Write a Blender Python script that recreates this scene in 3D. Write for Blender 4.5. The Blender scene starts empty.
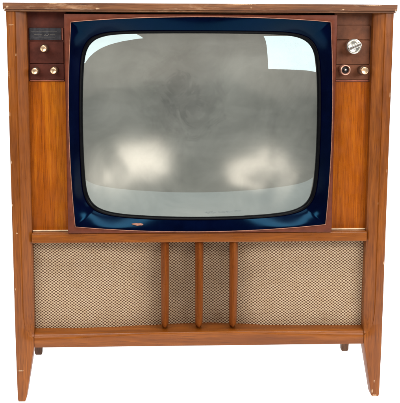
import bpy, bmesh, math, random
from mathutils import Vector, Matrix
random.seed(7)
C = bpy.context.scene
PI = math.pi
rad = math.radians

# ------------------------------------------------------------------ materials
def mat(name):
    m = bpy.data.materials.new(name); m.use_nodes = True
    nt = m.node_tree; nt.nodes.clear()
    out = nt.nodes.new('ShaderNodeOutputMaterial')
    return m, nt, out

class G:
    """small node-graph helper"""
    def __init__(s, nt): s.nt = nt
    def n(s, t, **k):
        nd = s.nt.nodes.new(t)
        for a, b in k.items(): setattr(nd, a, b)
        return nd
    def l(s, a, b): s.nt.links.new(a, b)
    def val(s, sock, v):
        if hasattr(v, 'is_linked'): s.l(v, sock)
        else: sock.default_value = v
    def math(s, op, a, b=None, c=None, clamp=False):
        nd = s.n('ShaderNodeMath', operation=op, use_clamp=clamp)
        s.val(nd.inputs[0], a)
        if b is not None: s.val(nd.inputs[1], b)
        if c is not None: s.val(nd.inputs[2], c)
        return nd.outputs[0]
    def mix(s, f, a, b, mode='MIX'):
        nd = s.n('ShaderNodeMix', data_type='RGBA', blend_type=mode)
        s.val(nd.inputs[0], f)
        s.val(nd.inputs[6], a if hasattr(a, 'is_linked') else (*a, 1))
        s.val(nd.inputs[7], b if hasattr(b, 'is_linked') else (*b, 1))
        return nd.outputs[2]
    def ramp(s, f, stops):
        nd = s.n('ShaderNodeValToRGB'); s.l(f, nd.inputs[0])
        e = nd.color_ramp.elements
        while len(e) < len(stops): e.new(.5)
        for i, (p, c) in enumerate(stops):
            e[i].position = p; e[i].color = (c, c, c, 1) if isinstance(c, (int, float)) else (*c, 1)
        return nd.outputs[0]
    def noise(s, vec, scale=1, detail=4, rough=.55, dist=0, dims='3D'):
        nd = s.n('ShaderNodeTexNoise'); s.l(vec, nd.inputs['Vector'])
        nd.inputs['Scale'].default_value = scale; nd.inputs['Detail'].default_value = detail
        nd.inputs['Roughness'].default_value = rough; nd.inputs['Distortion'].default_value = dist
        return nd.outputs[0]
    def mapping(s, vec, loc=(0, 0, 0), rot=(0, 0, 0), scale=(1, 1, 1)):
        nd = s.n('ShaderNodeMapping'); s.l(vec, nd.inputs[0])
        nd.inputs[1].default_value = loc; nd.inputs[2].default_value = rot; nd.inputs[3].default_value = scale
        return nd.outputs[0]
    def coord(s): return s.n('ShaderNodeTexCoord').outputs['Object']
    def bump(s, h, strength, dist=.001):
        nd = s.n('ShaderNodeBump'); s.l(h, nd.inputs['Height'])
        nd.inputs['Strength'].default_value = strength; nd.inputs['Distance'].default_value = dist
        return nd.outputs[0]
    def bsdf(s, out, color, rough=.4, spec=.5, metal=0, normal=None, coat=0, coat_rough=.1):
        b = s.n('ShaderNodeBsdfPrincipled')
        s.val(b.inputs['Base Color'], color if hasattr(color, 'is_linked') else (*color, 1))
        s.val(b.inputs['Roughness'], rough)
        b.inputs['Specular IOR Level'].default_value = spec
        b.inputs['Metallic'].default_value = metal
        b.inputs['Coat Weight'].default_value = coat; b.inputs['Coat Roughness'].default_value = coat_rough
        if normal is not None: s.l(normal, b.inputs['Normal'])
        s.l(b.outputs[0], out.inputs[0])
        return b

def spots(g, co, lst, noise_amt=.95):
    """pale chips in the varnish at real places on the wood: (x, z, rx, rz)"""
    sx = g.n('ShaderNodeSeparateXYZ'); g.l(co, sx.inputs[0])
    nz = g.noise(co, 400, 3, .6)
    tot = None
    for x, z, rx, rz in lst:
        a = g.math('DIVIDE', g.math('SUBTRACT', sx.outputs[0], x), rx)
        b = g.math('DIVIDE', g.math('SUBTRACT', sx.outputs[2], z), rz)
        d = g.math('SQRT', g.math('ADD', g.math('MULTIPLY', a, a), g.math('MULTIPLY', b, b)))
        d = g.math('ADD', d, g.math('MULTIPLY', g.math('SUBTRACT', nz, .5), noise_amt * 2))
        f = g.math('SUBTRACT', 1.0, d, clamp=True)
        f = g.math('MULTIPLY', f, 2.2, clamp=True)
        tot = f if tot is None else g.math('MAXIMUM', tot, f)
    return tot

def wood(name, light, mid, dark, axis='z', rough=.32, chips=None, seed=0., wear=0., figure=1., coat=.08, contrast=1.):
    m, nt, out = mat(name); g = G(nt)
    co = g.coord()
    big = {'z': (1, 1, .09), 'x': (.09, 1, 1)}[axis]
    fine = {'z': (1, 1, .02), 'x': (.02, 1, 1)}[axis]
    warp = g.noise(g.mapping(co, (seed, seed, seed), scale=(3, 3, 3)), 1, 2)
    v = g.n('ShaderNodeVectorMath', operation='MULTIPLY_ADD')
    g.l(co, v.inputs[0]); v.inputs[1].default_value = (1, 1, 1)
    sc = g.n('ShaderNodeVectorMath', operation='SCALE'); g.l(warp, sc.inputs[0]); sc.inputs[3].default_value = .02
    g.l(sc.outputs[0], v.inputs[2]); wc = v.outputs[0]
    a = g.noise(g.mapping(wc, (seed*3, seed, seed*2), scale=tuple(34*figure*k for k in big)), 1, 5, .6, .6)
    b = g.noise(g.mapping(wc, (seed, 0, seed), scale=tuple(330*k for k in fine)), 1, 4, .65)
    c = g.noise(g.mapping(co, (0, seed, 0), scale=tuple(1300*k for k in fine)), 1, 2, .5)
    blot = g.noise(g.mapping(co, (seed*5, 0, 0)), 7, 3, .6)
    f = g.math('ADD', g.math('MULTIPLY', a, .62), g.math('MULTIPLY', b, .38))
    lo, hi = .5-.16/contrast, .5+.15/contrast
    col = g.ramp(f, [(max(lo, .02), dark), (.5, mid), (min(hi, .98), light)])
    pores = g.ramp(c, [(.34, 1), (.46, 0)])
    col = g.mix(g.math('MULTIPLY', pores, .5), col, tuple(k*.35 for k in dark))
    col = g.mix(g.math('MULTIPLY', g.ramp(blot, [(.42, 0), (.72, 1)]), .35), col, dark)
    if wear:
        w = g.noise(g.mapping(co, (seed, 1, 3), scale={'z': (60, 60, 20), 'x': (14, 60, 60)}[axis]), 1, 5, .7)
        col = g.mix(g.math('MULTIPLY', g.ramp(w, [(.55, 0), (.72, 1)]), wear), col, (.52, .33, .2))
        w2 = g.noise(g.mapping(co, (seed, 5, 3), scale={'z': (60, 60, 12), 'x': (10, 50, 90)}[axis]), 1, 4, .7)
        col = g.mix(g.math('MULTIPLY', g.ramp(w2, [(.56, 0), (.7, 1)]), wear), col, (.06, .028, .018))
    rg = g.ramp(g.noise(co, 40, 4, .6), [(.3, rough-.07), (.7, rough+.1)])
    # light rubbing on the very edges and tiny random nicks in the varnish
    if chips:
        s = spots(g, co, chips)
        col = g.mix(g.math('MULTIPLY', s, .7), col, (.58, .39, .23))
    h = g.math('ADD', g.math('MULTIPLY', b, .5), g.math('MULTIPLY', c, .5))
    g.bsdf(out, col, rg, .26, 0, g.bump(h, .22, .0006), coat, .18)
    return m

def simple(name, c, rough=.4, metal=0, spec=.5, var=.25, scale=60, coat=0, bump=.1, tint=None):
    m, nt, out = mat(name); g = G(nt); co = g.coord()
    nz = g.noise(co, scale, 5, .6)
    col = g.mix(g.ramp(nz, [(.3, 0), (.72, 1)]), tuple(k*(1-var) for k in c), tuple(min(1, k*(1+var)) for k in c))
    fine = g.noise(co, scale*12, 3, .6)
    rg = g.ramp(nz, [(.25, max(rough-.06, .02)), (.75, rough+.08)])
    b = g.bsdf(out, col, rg, spec, metal, g.bump(fine, bump, .0004), coat)
    if tint: b.inputs['Specular Tint'].default_value = (*tint, 1)
    return m

CHIPS_L = [(-.3862, .069, .0075, .0014), (-.3855, .800, .0065, .0009), (-.3855, .3700, .0022, .0018), (-.393, .62, .001, .006),
           (-.3925, .52, .0009, .004), (-.3935, .43, .001, .003), (-.3925, .70, .0009, .009), (-.392, .25, .0009, .003), (-.3775, .74, .0008, .003)]
CHIPS_R = [(.393, .66, .0008, .007), (.3925, .3, .001, .004), (.3765, .43, .0008, .003), (.378, .012, .002, .005), (.3815, .035, .0012, .004),
           (.3835, .002, .006, .0025), (.3925, .5, .0008, .005)]
CHIPS_T = [(-.391, .8362, .0035, .0022), (-.396, .8305, .0015, .003), (-.211, .833, .005, .0018), (.288, .8335, .003, .0013), (-.30, .8425, .012, .0007),
           (.08, .8425, .03, .0006), (.35, .842, .02, .0008), (-.12, .8285, .02, .0006), (.1, .836, .002, .0011), (.397, .832, .0012, .004)]
POST_L, POST_M, POST_D = (.32, .094, .011), (.215, .058, .006), (.110, .027, .0035)
M_post_l = wood('oiled walnut left post', POST_L, POST_M, POST_D, 'z', .34, CHIPS_L, 1.3, coat=.1)
M_post_r = wood('oiled walnut right post', POST_L, POST_M, POST_D, 'z', .34, CHIPS_R, 4.1, coat=.1)
M_top = wood('worn walnut top edge', (.29, .135, .060), (.18, .072, .030), (.09, .032, .013), 'x', .42, CHIPS_T, 2.2, wear=.55, coat=.1)
M_rail = wood('walnut rail', POST_L, POST_M, (.15, .040, .006), 'x', .3, None, 6.3)
M_fin = wood('walnut fin', (.27, .078, .013), (.20, .050, .008), (.12, .026, .004), 'z', .3, None, 8.8)
M_panel = wood('amber walnut veneer', (.46, .132, .004), (.34, .080, .002), (.19, .038, .001), 'z', .28, None, 3.4, figure=.8, coat=.12, contrast=1.2)
M_ledge_lit = simple('painted ledge highlight', (.74, .56, .36), .4)  # pale colour painted as light catching the rail ledge
M_side = wood('walnut side board', (.34, .15, .05), (.26, .1, .03), (.16, .055, .014), 'z', .4, None, 5.5)
M_rear = wood('dark stained leg wood', (.16, .075, .035), (.10, .042, .02), (.05, .02, .01), 'z', .45, None, 9.5)
M_hard = simple('brown hardboard', (.09, .05, .03), .7)
M_frame = simple('red brown moulded frame', (.115, .027, .012), .46, spec=.2, var=.28, scale=45)
M_bead = simple('dulled copper bead', (.30, .125, .075), .42, metal=.3, var=.3, scale=120)
M_mask = simple('navy enamel mask', (.0003, .0007, .010), .18, spec=.2, var=.35, scale=18, bump=.03, tint=(.10, .52, .95))
M_gasket = simple('black rubber gasket', (.002, .002, .003), .35, var=.2, spec=.08)
M_ctl_l = simple('maroon brown control panel', (.080, .017, .009), .46, spec=.22, var=.3, scale=50, bump=.3)
M_ctl_r = simple('lighter brown control panel', (.145, .050, .022), .46, spec=.22, var=.3, scale=50, bump=.3)  # right panel, a lighter brown than the left
M_trim = simple('dull red trim', (.30, .09, .055), .35, metal=.3)
M_label = simple('grey blue label plate', (.038, .036, .042), .38, metal=.3, var=.45, scale=140)
M_silver = simple('silver lettering', (.20, .18, .155), .4, metal=.3)
M_brass = simple('pale brass', (.78, .52, .31), .3, metal=.9, var=.15, scale=200)
M_skirt = simple('dark bronze skirt', (.10, .05, .03), .35, metal=.5)
M_chrome = simple('worn chrome', (.78, .75, .68), .2, metal=.95, var=.12, scale=200)
M_copper = simple('copper ring', (.60, .33, .24), .3, metal=.7)
M_black = simple('black hollow', (.012, .008, .008), .4)
M_badge = simple('worn pink brass badge', (.34, .15, .10), .5, metal=.3, var=.4, scale=300, bump=.6)

# woven grille cloth
def cloth_mat():
    m, nt, out = mat('woven grille cloth'); g = G(nt); co = g.coord()
    wob = g.noise(co, 22, 2); wob2 = g.noise(g.mapping(co, (4, 0, 7)), 22, 2)
    sx = g.n('ShaderNodeSeparateXYZ'); g.l(co, sx.inputs[0])
    x = g.math('ADD', sx.outputs[0], g.math('MULTIPLY', wob, .006))
    z = g.math('ADD', sx.outputs[2], g.math('MULTIPLY', wob2, .005))
    PX, PZ = .0075, .0062
    u = g.math('MULTIPLY', x, 2*PI/PX); v = g.math('MULTIPLY', z, 2*PI/PZ)
    cu = g.math('COSINE', u); cv = g.math('COSINE', v)
    prod = g.math('MULTIPLY', cu, cv)                      # +1 at dark openings of both sub-lattices
    nz = g.noise(co, 900, 3, .6); nl = g.noise(co, 60, 4, .6)
    p2 = g.math('ADD', prod, g.math('MULTIPLY', g.math('SUBTRACT', nz, .5), .7))
    p2 = g.math('ADD', p2, g.math('MULTIPLY', g.math('SUBTRACT', nl, .5), .5))
    hole = g.ramp(g.math('MULTIPLY_ADD', p2, .5, .5), [(.38, 0), (.72, 1)])
    thr = g.mix(g.ramp(nl, [(.3, 0), (.7, 1)]), (.50, .35, .21), (.72, .55, .37))
    s1 = g.math('SINE', g.math('MULTIPLY', g.math('ADD', x, z), 2*PI/.0021))
    thr = g.mix(g.math('MULTIPLY', g.math('MULTIPLY_ADD', s1, .5, .5), .25), thr, (.45, .28, .14))
    col = g.mix(hole, thr, (.090, .040, .019))
    h = g.math('SUBTRACT', 1, hole)
    h = g.math('ADD', h, g.math('MULTIPLY', s1, .12))
    g.bsdf(out, col, .62, .25, 0, g.bump(h, .8, .0014))
    return m
M_cloth = cloth_mat()

# tube glass: clear tinted face, sharp cyan-tinted reflection, dusty smears
def glass_mat():
    m, nt, out = mat('tube face glass'); g = G(nt); co = g.coord()
    fr = g.n('ShaderNodeFresnel'); geo = g.n('ShaderNodeNewGeometry'); g.l(g.math('MULTIPLY_ADD', geo.outputs['Backfacing'], 1/1.72-1.72, 1.72), fr.inputs[0])
    tr = g.n('ShaderNodeBsdfTransparent'); tr.inputs[0].default_value = (.93, .925, .915, 1)
    gl = g.n('ShaderNodeBsdfGlossy'); gl.inputs[0].default_value = (.72, .95, 1.0, 1); gl.inputs['Roughness'].default_value = .012
    mx = g.n('ShaderNodeMixShader'); g.l(fr.outputs[0], mx.inputs[0]); g.l(tr.outputs[0], mx.inputs[1]); g.l(gl.outputs[0], mx.inputs[2])
    df = g.n('ShaderNodeBsdfDiffuse'); df.inputs[0].default_value = (.36, .37, .34, 1)
    a = g.noise(co, 5.5, 5, .65, .8); b = g.noise(g.mapping(co, (2, 2, 2), (0, .5, 0), (3, 3, 16)), 1, 5, .7, .5)
    dust = g.math('MULTIPLY', g.ramp(a, [(.35, 0), (.75, 1)]), .16)
    dust = g.math('ADD', dust, g.math('MULTIPLY', g.ramp(b, [(.5, 0), (.75, 1)]), .10))
    # a rubbed patch low on the glass right of the middle
    s = spots(g, co, [(.020, .4095, .014, .003), (.050, .4105, .018, .0022), (.078, .4125, .012, .0015)], .9)
    fine = g.ramp(g.noise(g.mapping(co, (0, 0, 0), (0, .4, 0), (300, 300, 900)), 1, 3, .6), [(.4, 0), (.6, 1)])
    mx2 = g.n('ShaderNodeMixShader'); g.l(dust, mx2.inputs[0]); g.l(mx.outputs[0], mx2.inputs[1]); g.l(df.outputs[0], mx2.inputs[2])
    dk = g.n('ShaderNodeBsdfDiffuse'); dk.inputs[0].default_value = (.06, .10, .13, 1)
    mx3 = g.n('ShaderNodeMixShader'); g.l(g.math('MULTIPLY', g.math('MULTIPLY', s, fine), .45), mx3.inputs[0])
    g.l(mx2.outputs[0], mx3.inputs[1]); g.l(dk.outputs[0], mx3.inputs[2])
    g.l(mx3.outputs[0], out.inputs[0])
    return m
M_glass = glass_mat()

def phosphor_mat():
    m, nt, out = mat('grey phosphor coating'); g = G(nt); co = g.coord()
    a = g.noise(co, 6, 5, .6, 1.2)
    b = g.noise(g.mapping(co, (3, 1, 2)), 14, 5, .65, 2.0)
    col = g.mix(g.ramp(a, [(.3, 0), (.7, 1)]), (.140, .150, .134), (.262, .275, .246))
    # burnt centre of the picture: an irregular darker patch in the coating
    s = g.n('ShaderNodeSeparateXYZ'); g.l(co, s.inputs[0])
    x = g.math('DIVIDE', g.math('ADD', s.outputs[0], .035), .095); z = g.math('DIVIDE', g.math('SUBTRACT', s.outputs[2], .645), .115)
    d = g.math('SQRT', g.math('ADD', g.math('MULTIPLY', x, x), g.math('MULTIPLY', z, z)))
    d = g.math('ADD', d, g.math('MULTIPLY', g.math('SUBTRACT', b, .5), 1.4))
    burn = g.ramp(d, [(.35, 1), (1.25, 0)])
    col = g.mix(g.math('MULTIPLY', burn, .75), col, (.07, .07, .064))
    ring = g.math('SINE', g.math('MULTIPLY', d, 15))
    col = g.mix(g.math('MULTIPLY', g.math('MULTIPLY', g.math('MULTIPLY_ADD', ring, .5, .5), burn), .10), col, (.35, .35, .3))
    bs = g.bsdf(out, col, .7, .2)
    gl = g.n('ShaderNodeBsdfGlossy'); gl.inputs[0].default_value = (1, .93, .80, 1); gl.inputs['Roughness'].default_value = .22
    g.l(g.bump(g.noise(g.mapping(co, (1, 4, 2)), 6, 1, .5, .6), 1.0, .0042), gl.inputs['Normal'])
    mx = g.n('ShaderNodeMixShader'); mx.inputs[0].default_value = .105
    g.l(bs.outputs[0], mx.inputs[1]); g.l(gl.outputs[0], mx.inputs[2]); g.l(mx.outputs[0], out.inputs[0])
    return m
M_phos = phosphor_mat()

def glowing_sweep():
    m, nt, out = mat('white sweep with added glow'); g = G(nt)
    b = g.bsdf(out, (.86, .86, .86), .6, .2)
    b.inputs['Emission Color'].default_value = (1, 1, 1, 1); b.inputs['Emission Strength'].default_value = .86  # added glow keeps the ground white and shadowless
    return m
M_white = glowing_sweep()

# ------------------------------------------------------------------ mesh helpers
def obj(name, bm, m, parent=None, smooth=True, bevel=0, seg=2, label=None, sharp=35):
    bmesh.ops.recalc_face_normals(bm, faces=bm.faces)
    me = bpy.data.meshes.new(name); bm.to_mesh(me); bm.free()
    me.materials.append(m)
    o = bpy.data.objects.new(name, me); C.collection.objects.link(o)
    if bevel:
        md = o.modifiers.new('bevel', 'BEVEL'); md.width = bevel; md.segments = seg; md.limit_method = 'ANGLE'; md.angle_limit = rad(30)
    if smooth:
        me.shade_smooth()
        try: me.set_sharp_from_angle(angle=rad(sharp))
        except Exception: pass
    if parent: o.parent = parent
    if label: o['label'] = label
    return o
def BM(): return bmesh.new()
def add_box(bm, x0, x1, y0, y1, z0, z1):
    v = [bm.verts.new((x, y, z)) for x in (x0, x1) for y in (y0, y1) for z in (z0, z1)]
    for f in ((0, 1, 3, 2), (4, 6, 7, 5), (0, 4, 5, 1), (2, 3, 7, 6), (0, 2, 6, 4), (1, 5, 7, 3)): bm.faces.new([v[i] for i in f])
def box(*a): bm = BM(); add_box(bm, *a); return bm
def loft(bm, rings, closed=True, cap=True):
    vs = [[bm.verts.new(p) for p in r] for r in rings]
    n = len(rings[0])
    for a, b in zip(vs, vs[1:]):
        for i in range(n if closed else n-1):
            j = (i+1) % n
            bm.faces.new((a[i], a[j], b[j], b[i]))
    if cap: bm.faces.new(vs[0]); bm.faces.new(vs[-1][::-1])
    return vs
def lathe(bm, cx, cz, prof, n=40):
    """profile [(radius, y)] round an axis along y"""
    rings = [[(cx+r*math.cos(2*PI*i/n), y, cz+r*math.sin(2*PI*i/n)) for i in range(n)] for r, y in prof]
    loft(bm, rings)

# ------------------------------------------------------------------ the console
tv = bpy.data.objects.new('television_console', None); C.collection.objects.link(tv)
tv['label'] = 'old walnut floor television with grey screen, brass knobs and woven speaker cloth'
tv['category'] = 'television'

DEPTH = .335
# top panel with a thin lower lip
bm = BM(); add_box(bm, -.4004, .4004, -.008, DEPTH, .8305, .8441)
obj('top_panel', bm, M_top, tv, bevel=.0014, seg=3)
obj('top_lip', box(-.3975, .3975, -.005, DEPTH-.01, .8268, .8303), M_top, tv, bevel=.0008)

# front posts: straight outer edge, inner front edge chamfered down to a scooped run-out, then a tapering leg
def post(s, m):
    bm = BM()
    def ring(z, xo, xi, c, cd, yb=.05):
        # c = chamfer width in x, cd = its depth in y
        r = [(xo, yb), (xo, .0012), (xo-.0012, 0), (xi+c+.0012, 0), (xi+c+.0003, .0016*min(1, cd/.013)), (xi+c-.0012, .0009), (xi+c*.5, cd*.42), (xi, cd+.0004), (xi, yb)]
        return [(s*x, y, z) for x, y in r]
    rings = [ring(.8268, .395, .356, .0210, .013)]
    for k in range(10):
        rings.append(ring(.80-.06*k, .395, .356, .0210, .013))
    for k in range(0, 17):
        t = k/16; z = .205-.064*t
        w = math.sqrt(max(0, 1-t*t)) if t < 1 else 0
        rings.append(ring(z, .395, .356, .0012+.0198*w, .0008+.0122*w**1.4))
    rings.append(ring(.1265, .395, .356, .0012, .0008))
    rings.append(ring(.1225, .395, .3563, .0012, .0008))
    for z in (.10, .07, .04, .006):
        t = (.1265-z)/.1265; rings.append(ring(z, .395-.0012*t, .356+.0205*t, .0012, .0008, .05-.022*t))
    z = 0; rings.append(ring(0, .3925, .378, .0012, .0008, .026))
    loft(bm, rings)
    obj('front_post', bm, m, tv, sharp=50, label=('left' if s < 0 else 'right')+' post and leg, varnish chipped along the edge')
post(-1, M_post_l); post(1, M_post_r)

# sides, back, base and rear legs
for s in (-1, 1):
    a, b = sorted((s*.3945, s*.378))
    obj('side_panel', box(a, b, .0505, DEPTH-.012, .118, .8266), M_side, tv, bevel=.0015)
    bm = BM()
    cx = s*.3782-(.005 if s < 0 else 0)
    rings = []
    for z, w in ((.117, .013), (.06, .0115), (.012, .0092), (.004, .0088), (0, .0070)):
        rings.append([(cx-w, .316-w, z), (cx+w, .316-w, z), (cx+w, .316+w, z), (cx-w, .316+w, z)])
    loft(bm, rings); obj('rear_leg', bm, M_rear, tv, smooth=False, bevel=.0015)
obj('back_panel', box(-.3775, .3775, DEPTH-.018, DEPTH-.012, .124, .8264), M_hard, tv, smooth=False)
obj('base_panel', box(-.3776, .3776, .0745, DEPTH-.0185, .1225, .136), M_hard, tv, smooth=False)

# rails
obj('middle_rail', box(-.3558, .3558, .0046, .0670, .3475, .3683), M_rail, tv, bevel=.0017, seg=3)
bm = BM(); rings = []
N = 80
for i in range(N+1):
    x = -.3558+.7116*i/N
    e = abs(x)/.3558
    r = .0035+.0125*max(0, (e-.28)/.72)**.8
    prof = [(.0670, .1530), (.034, .1522)]
    zt = .1502
    for k in range(9):
        a = PI/2*k/8
        prof.append((.0035+r-r*math.sin(a), zt-r*1.0+r*math.cos(a)))
    prof += [(.0035, .1205), (.0045, .1192), (.0670, .1192)]
    rings.append([(x, y, z) for y, z in prof])
loft(bm, rings)
obj('lower_rail', bm, M_rail, tv, sharp=50)

# speaker cloth, slightly slack
bm = BM(); rings = []
for i in range(61):
    x = -.3557+.7114*i/60
    rings.append([(x, .036+.027*math.exp(-(x/.14)**2)+.0012*math.sin(x*31+k*.4)+.0008*math.sin(x*77-k), .150+.2*k/20) for k in range(21)])
loft(bm, rings, closed=False, cap=False)
obj('speaker_cloth', bm, M_cloth, tv)
obj('speaker_board', box(-.3557, .3557, .0680, .0740, .1365, .3470), M_hard, tv, smooth=False)

# three boat shaped fins
for cx in (-.0757, -.0022, .0718):
    bm = BM(); rings = []
    zt, zb = .3472, .1535
    for k in range(31):
        t = k/30; z = zt+(zb-zt)*t
        w = .0092-.0012*t
        yf = .0105-.0125*math.sin(PI*min(1, t*1.02))**.7
        if t > .93:
            u = (t-.93)/.07; w *= math.sqrt(max(.05, 1-u*u*.5)); yf += .010*u*u
        sec = [(-w*.7, .0640), (-w*.95, .034)]
        for j in range(9):
            q = -1+j/4
            sec.append((w*q, yf+.017*abs(q)**1.35))
        sec += [(w*.95, .034), (w*.7, .0640)]
        rings.append([(cx+px, py, z) for px, py in sec])
    loft(bm, rings); obj('fin', bm, M_fin, tv, sharp=60)

# amber veneer panels either side of the tube
for s in (-1, 1):
    a, b = sorted((s*.2780, s*.3600))
    obj('front_panel', box(a, b, .0300, .040, .3686, .6850), M_panel, tv, smooth=False, bevel=.0006)

# pale strip painted as the lit highlight along the ledge below the veneer
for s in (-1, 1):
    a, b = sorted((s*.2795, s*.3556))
    obj('ledge_highlight', box(a, b, .0250, .0298, .3687, .3712), M_ledge_lit, tv, smooth=False, bevel=.0007)
# control panels
def control(s, m):
    a, b = sorted((s*.2780, s*.3600))
    base = obj('control_panel', box(a, b, 0.0312, 0.0420, .6852, .8264), m, tv, smooth=False)
    base['label'] = 'maroon control panel with grey label plate' if s < 0 else 'paler brown control panel without a label plate'
    a, b = sorted((s*.2835, s*.3535))
    obj('trim_strip', box(a, b, 0.0278, 0.0311, .6858, .6886), M_trim, base, bevel=.0006)
    obj('face_plate', box(a, b, 0.0286, 0.0311, .6896, .7205), m, base, bevel=.0008)
    obj('face_plate', box(a, b, 0.0286, 0.0311, .7218, .7665 if s < 0 else .7715), m, base, bevel=.0008)
    if s < 0:
        pl = obj('label_plate', box(a+.0005, b-.004, 0.0282, 0.0311, .7700, .7945), M_label, base, bevel=.0008)
        obj('trim_strip', box(b-.0034, b, 0.0280, 0.0311, .7700, .7945), M_trim, base, bevel=.0005)
    else:
        obj('face_plate', box(a, b, 0.0286, 0.0311, .7728, .8020), m, base, bevel=.0008)
    return base
cl = control(-1, M_ctl_l); cr = control(1, M_ctl_r)
# worn silver ruling and emblem on the label plate
bm = BM()
add_box(bm, -.349, -.296, 0.0277, 0.0281, .7872, .7878)
add_box(bm, -.345, -.300, 0.0277, 0.0281, .7752, .7757)
random.seed(3)
x = -.343
while x < -.327: 
    h = random.uniform(.0012, .003); add_box(bm, x, x+.0006, 0.0277, 0.0281, .7805-h/2, .7805+h/2); x += .0013
x = -.311
while x < -.300:
    h = random.uniform(.0012, .0026); add_box(bm, x, x+.0006, 0.0277, 0.0281, .7805-h/2, .7805+h/2); x += .0013
pts = []
for k in range(25):
    t = k/24; pts.append((-.3235+.011*t+.0012*math.sin(t*9), .7775+.0050*t+.0024*math.sin(t*7.5)))
for (x0, z0), (x1, z1) in zip(pts, pts[1:]):
    v = [bm.verts.new(p) for p in ((x0, .0277, z0-.0006), (x1, .0277, z1-.0006), (x1, .0277, z1+.0006), (x0, .0277, z0+.0006))]
    bm.faces.new(v)
obj('emblem', bm, M_silver, cl, smooth=False)

# knobs
def small_knob(cx, cz, r=.0066, label=None, skirt=.0084):
    bm = BM(); lathe(bm, cx, cz, [(skirt*.98, .0290), (skirt, .0260), (skirt*.96, .0150), (skirt*.8, .0125), (r*.75, .0115), (r*.72, .006), (r*.7, .003)])
    k = obj('knob', bm, M_skirt, tv, label=label)
    bm = BM(); lathe(bm, cx, cz, [(r*.8, .0050), (r*.97, .0044), (r, .0030), (r*1.0, -.0030), (r*.93, -.0046), (r*.8, -.0052), (r*.55, -.0046), (r*.2, -.0042)])
    obj('knob_cap', bm, M_brass, k)
for cx, cz in ((-.3215, .7529), (-.3403, .7075), (-.3023, .7086)): small_knob(cx, cz, label='small brass knob on the left panel')
small_knob(.3379, .7099, .0078, 'brass knob at lower right of the right panel', .0098)
# hollow ring knob with a bright centre
cx, cz = .2990, .7108
bm = BM(); lathe(bm, cx, cz, [(.0098, .0290), (.0108, .026), (.0108, .004), (.0102, .0022), (.0088, .0016), (.0078, .003), (.0074, .010), (.0074, .0120)])
k = obj('knob', bm, M_copper, tv, label='copper ring knob with dark hollow centre')
bm = BM(); lathe(bm, cx, cz, [(.0072, .0118), (.0072, .0095), (.004, .0092), (.001, .0092)]); obj('hollow', bm, M_black, k)
bm = BM(); lathe(bm, cx, cz, [(.0024, .0090), (.0024, .0042), (.0019, .0034), (.0006, .0030)], 24); obj('pin', bm, M_chrome, k)
# big channel dial with a diagonal grip
cx, cz = .3165, .7592
bm = BM(); lathe(bm, cx, cz, [(.0150, .0284), (.0158, .0265), (.0158, .0095), (.0150, .0076), (.0132, .0070), (.0118, .0080), (.006, .0082), (.001, .0082)], 56)
k = obj('dial', bm, M_chrome, tv, label='large chrome channel dial with diagonal grip')
bm = BM(); add_box(bm, -.0140, .0140, -.0062, .0079, -.0042, .0042)
bm.transform(Matrix.Translation((cx, 0, cz)) @ Matrix.Rotation(rad(-24), 4, 'Y'))
obj('grip', bm, M_chrome, k, bevel=.0018, seg=3)
bm = BM(); add_box(bm, -.0118, .0125, -.0070, -.0064, -.0006, .0006)
bm.transform(Matrix.Translation((cx, 0, cz)) @ Matrix.Rotation(rad(-24), 4, 'Y'))
obj('groove', bm, M_skirt, k, smooth=False)

# ------------------------------------------------------------------ tube surround
ZC = .593; R = 1.20
def glass_y(x, z):
    t = math.atan2(z-ZM, x); q = min(math.hypot(x, z-ZM)/tube_r(t), 1.05) if (x or z-ZM) else 0
    return R-math.sqrt(R*R-x*x-(z-ZC)**2)+.0010*q**18
def barrel():
    p = []
    cTL, cTR, cBR, cBL = (-.2655, .8062), (.2650, .8085), (.2650, .3853), (-.2640, .3835)
    n = 40
    for i in range(n): t = i/n; p.append((cTL[0]+(cTR[0]-cTL[0])*t, cTL[1]+(cTR[1]-cTL[1])*t+.0108*(4*t*(1-t))**.9))
    for i in range(n): t = i/n; p.append((cTR[0]+(cBR[0]-cTR[0])*t+.0085*4*t*(1-t), cTR[1]+(cBR[1]-cTR[1])*t))
    for i in range(n): t = i/n; p.append((cBR[0]+(cBL[0]-cBR[0])*t, cBR[1]+(cBL[1]-cBR[1])*t-.0132*4*t*(1-t)))
    for i in range(n): t = i/n; p.append((cBL[0]+(cTL[0]-cBL[0])*t-.0088*4*t*(1-t), cBL[1]+(cTL[1]-cBL[1])*t))
    return p
BAR = barrel()
def rect(): return [(-.2792, .8226), (.2785, .8226), (.2785, .3689), (-.2792, .3689)]
ZM = .592
def ray_poly(poly, th):
    dx, dz = math.cos(th), math.sin(th); best = 0
    for (x0, z0), (x1, z1) in zip(poly, poly[1:]+poly[:1]):
        z0_, z1_ = z0-ZM, z1-ZM
        ex, ez = x1-x0, z1_-z0_; den = dx*ez-dz*ex
        if abs(den) < 1e-12: continue
        t = (x0*ez-z0_*ex)/den; u = (x0*dz-z0_*dx)/den
        if t > 0 and -1e-6 <= u <= 1+1e-6: best = max(best, t)
    return best
def tube_r_exact(th, n=9.0, a=.2460, b=.1922):
    cx, sz = abs(math.cos(th)), math.sin(th)
    bow = .018 if sz > 0 else .055
    sz = abs(sz); lo, hi = .1, .4
    for _ in range(40):
        m = (lo+hi)/2; x, z = m*cx, m*sz
        f = (x/(a*(1-.030*(z/b)**2)))**n+(z/(b*(1-bow*min(1, (x/a))**2)))**n
        if f > 1: hi = m
        else: lo = m
    return lo
TR = [tube_r_exact(2*PI*i/1440) for i in range(1441)]
def tube_r(th):
    u = (th % (2*PI))/(2*PI)*1440; i = min(int(u), 1439); return TR[i]+(TR[i+1]-TR[i])*(u-i)
ths = [2*PI*i/240 for i in range(240)]
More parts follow.
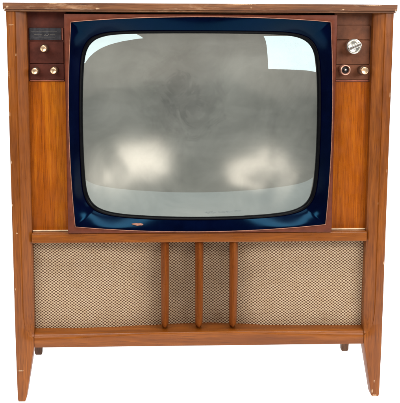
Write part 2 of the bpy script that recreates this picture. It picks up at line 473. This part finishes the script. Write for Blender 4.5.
for p in rect()+[BAR[0], BAR[40], BAR[80], BAR[120]]: ths.append(math.atan2(p[1]-ZM, p[0]) % (2*PI))
ths = sorted(ths); ths = [t for i, t in enumerate(ths) if i == 0 or t-ths[i-1] > 1e-4]
RO = [ray_poly(rect(), t) for t in ths]; RI = [ray_poly(BAR, t) for t in ths]; RG = [tube_r(t) for t in ths]
def P(th, r, y): return (r*math.cos(th), y, ZM+r*math.sin(th))
# moulded frame
bm = BM()
rings = [[P(t, ro, .0400) for t, ro in zip(ths, RO)], [P(t, ro, .0015) for t, ro in zip(ths, RO)],
         [P(t, ro*.9975, -.0005) for t, ro in zip(ths, RO)],
         [P(t, ro*.5+ri*.5, -.0022) for t, ro, ri in zip(ths, RO, RI)],
         [P(t, ri*1.002, -.0010) for t, ri in zip(ths, RI)], [P(t, ri*1.002, .0090) for t, ri in zip(ths, RI)]]
loft(bm, rings, cap=False)
fr = obj('screen_frame', bm, M_frame, tv, sharp=50)
# bead
bm = BM(); k = []
for j in range(8):
    a = 2*PI*j/8; k.append([P(t, ri*1.0+.0010*math.cos(a)-.0002, -.0013+.0012*math.sin(a)) for t, ri in zip(ths, RI)])
k.append(k[0]); loft(bm, k, cap=False); bmesh.ops.remove_doubles(bm, verts=bm.verts, dist=1e-6)
obj('bead', bm, M_bead, fr)
# enamel mask, dished back to the glass
bm = BM(); rings = []
GK = 1.030
NT = len(ths)
RS = [sum(RI[(i+j) % NT] for j in range(-7, 8))/15 for i in range(NT)]
RSM = dict(zip(ths, RS))
def mask_pt(t, ri, rg, u):
    w = min(1, u*1.3); ri = ri*(1-w)+RSM[t]*w
    r1 = rg*GK; r = ri*.9995+(r1-ri*.9995)*u
    x1, z1 = r1*math.cos(t), ZM+r1*math.sin(t)
    ye = glass_y(x1, z1)-.006
    return P(t, r, .0030+(ye-.0030)*(u**1.25))
for u in [i/12 for i in range(13)]:
    rings.append([mask_pt(t, ri, rg, u) for t, ri, rg in zip(ths, RI, RG)])
loft(bm, rings, cap=False)
mk = obj('mask', bm, M_mask, tv, sharp=60)
# badge on the lower left of the mask
bm = BM(); th = math.atan2(.3905-ZM, -.1290); i = min(range(len(ths)), key=lambda j: abs(ths[j]-(th % (2*PI))))
c0 = Vector(mask_pt(ths[i], RI[i], RG[i], .55))
bmesh.ops.create_icosphere(bm, subdivisions=3, radius=1)
for v in bm.verts:
    n = 1+.25*math.sin(v.co.x*7+v.co.z*5)+.15*math.sin(v.co.x*17)
    v.co = Vector((v.co.x*.0125, v.co.y*.0012, v.co.z*.0029*n))
bm.transform(Matrix.Translation(c0+Vector((0, -.001, 0))) @ Matrix.Rotation(rad(3), 4, 'Y') @ Matrix.Rotation(rad(-35), 4, 'X'))
obj('badge', bm, M_badge, mk)
# gasket
bm = BM()
rings = []
for sc, dy in ((GK, -.0060), (GK*.998, -.0075), (GK*.992, -.0072), (1.004, -.0020), (1.0, .004)):
    rg_ = []
    for t, rg in zip(ths, RG):
        r = rg*sc; x, z = r*math.cos(t), ZM+r*math.sin(t); rg_.append((x, glass_y(x, z)+dy, z))
    rings.append(rg_)
loft(bm, rings, cap=False); obj('gasket', bm, M_gasket, tv, sharp=60)

# picture tube: convex glass face over a concave coated bowl
def dome(fy, scale, name, m, parent, nr=48):
    bm = BM(); c = bm.verts.new((0, fy(0, ZM), ZM)); prev = None
    for k in range(1, nr+1):
        s = scale*k/nr; ring = []
        for t, rg in zip(ths, RG):
            x, z = rg*s*math.cos(t), ZM+rg*s*math.sin(t); ring.append(bm.verts.new((x, fy(x, z), z)))
        n = len(ring)
        for i in range(n):
            j = (i+1) % n
            if prev is None: bm.faces.new((c, ring[i], ring[j]))
            else: bm.faces.new((prev[i], ring[i], ring[j], prev[j]))
        prev = ring
    o = obj(name, bm, m, parent, sharp=180)
    return o
RC = .38
def bowl_y(x, z):
    zz = (z-.600)
    rho = math.hypot(x, zz); r0 = .188
    # spherical in the middle, straight like the funnel of the tube further out
    if rho < r0: y = .178-(RC-math.sqrt(RC*RC-rho*rho))
    else:
        d = rho-r0
        y = .178-(RC-math.sqrt(RC*RC-r0*r0))-d*r0/math.sqrt(RC*RC-r0*r0)-.9*d*d
    g_ = glass_y(x, z)+.008
    # smooth maximum
    k = 260.
    return math.log(math.exp(k*y)+math.exp(k*g_))/k
tube = dome(glass_y, 1.012, 'picture_tube', M_glass, tv)
dome(bowl_y, 1.10, 'phosphor_screen', M_phos, tube)

# ------------------------------------------------------------------ white sweep, self-glow added to wash out shadows
bm = BM(); bm.faces.new([bm.verts.new(p) for p in ((-2.6, -1.08, -.0005), (2.6, -1.08, -.0005), (2.6, 1.6, -.0005), (-2.6, 1.6, -.0005))])
o = obj('floor', bm, M_white, smooth=False); o['kind'] = 'structure'
bm = BM(); rings = []
for k in range(17):
    a = PI/2*k/16; rings.append([(-2.6, 1.6+.6*math.sin(a), -.0005+.6-.6*math.cos(a)), (2.6, 1.6+.6*math.sin(a), -.0005+.6-.6*math.cos(a))])
rings.append([(-2.6, 2.2, 2.8), (2.6, 2.2, 2.8)])
loft(bm, rings, closed=False, cap=False)
o = obj('backdrop', bm, M_white); o['kind'] = 'structure'

# ------------------------------------------------------------------ light
W = bpy.data.worlds.new('World'); C.world = W; W.use_nodes = True
bg = W.node_tree.nodes['Background']; bg.inputs[0].default_value = (.95, .98, 1, 1); bg.inputs[1].default_value = .16
def area(name, loc, target, sx, sy, L, color, roll=0):
    ld = bpy.data.lights.new(name, 'AREA'); ld.shape = 'RECTANGLE'; ld.size = sx; ld.size_y = sy
    ld.energy = L*sx*sy*PI; ld.color = color
    o = bpy.data.objects.new(name, ld); C.collection.objects.link(o)
    d = (Vector(target)-Vector(loc)).normalized()
    q = d.to_track_quat('-Z', 'Y')
    o.matrix_world = Matrix.Translation(loc) @ q.to_matrix().to_4x4() @ Matrix.Rotation(roll, 4, 'Z')
    return o
area('softbox', (1.36, -1.60, 1.33), (.1, 0, .75), 1.22, .68, 13, (1, .99, .97), rad(-5))
area('overhead_softbox', (0, -.75, 2.35), (0, -.05, .5), 1.6, .6, 11, (1, .98, .95))
area('strip_softbox', (-1.08, -1.60, 1.46), (-.1, 0, .75), 1.15, .46, 12, (1, .98, .95), rad(30))

# ------------------------------------------------------------------ camera
cam = bpy.data.cameras.new('Camera'); co = bpy.data.objects.new('Camera', cam); C.collection.objects.link(co)
Rm = ((0.99872588, 0.05025482, 0.00458943), (-0.05029626, 0.98387445, 0.17164309), (0.00411047, -0.17165523, 0.98514851))
right = Vector([r[0] for r in Rm]); fwd = Vector([r[1] for r in Rm]); up = Vector([r[2] for r in Rm])
M3 = Matrix((right, up, -fwd)).transposed()
co.matrix_world = Matrix.Translation((-0.10634, -2.04072, 0.79218)) @ M3.to_4x4()
cam.sensor_fit = 'HORIZONTAL'; cam.sensor_width = 36; cam.lens = 36*987.13/400
cam.clip_end = 60; cam.clip_start = .05
C.camera = co
C.view_settings.view_transform = 'Standard'; C.view_settings.look = 'None'; C.view_settings.exposure = 0; C.view_settings.gamma = 1
C.render.engine = 'CYCLES'
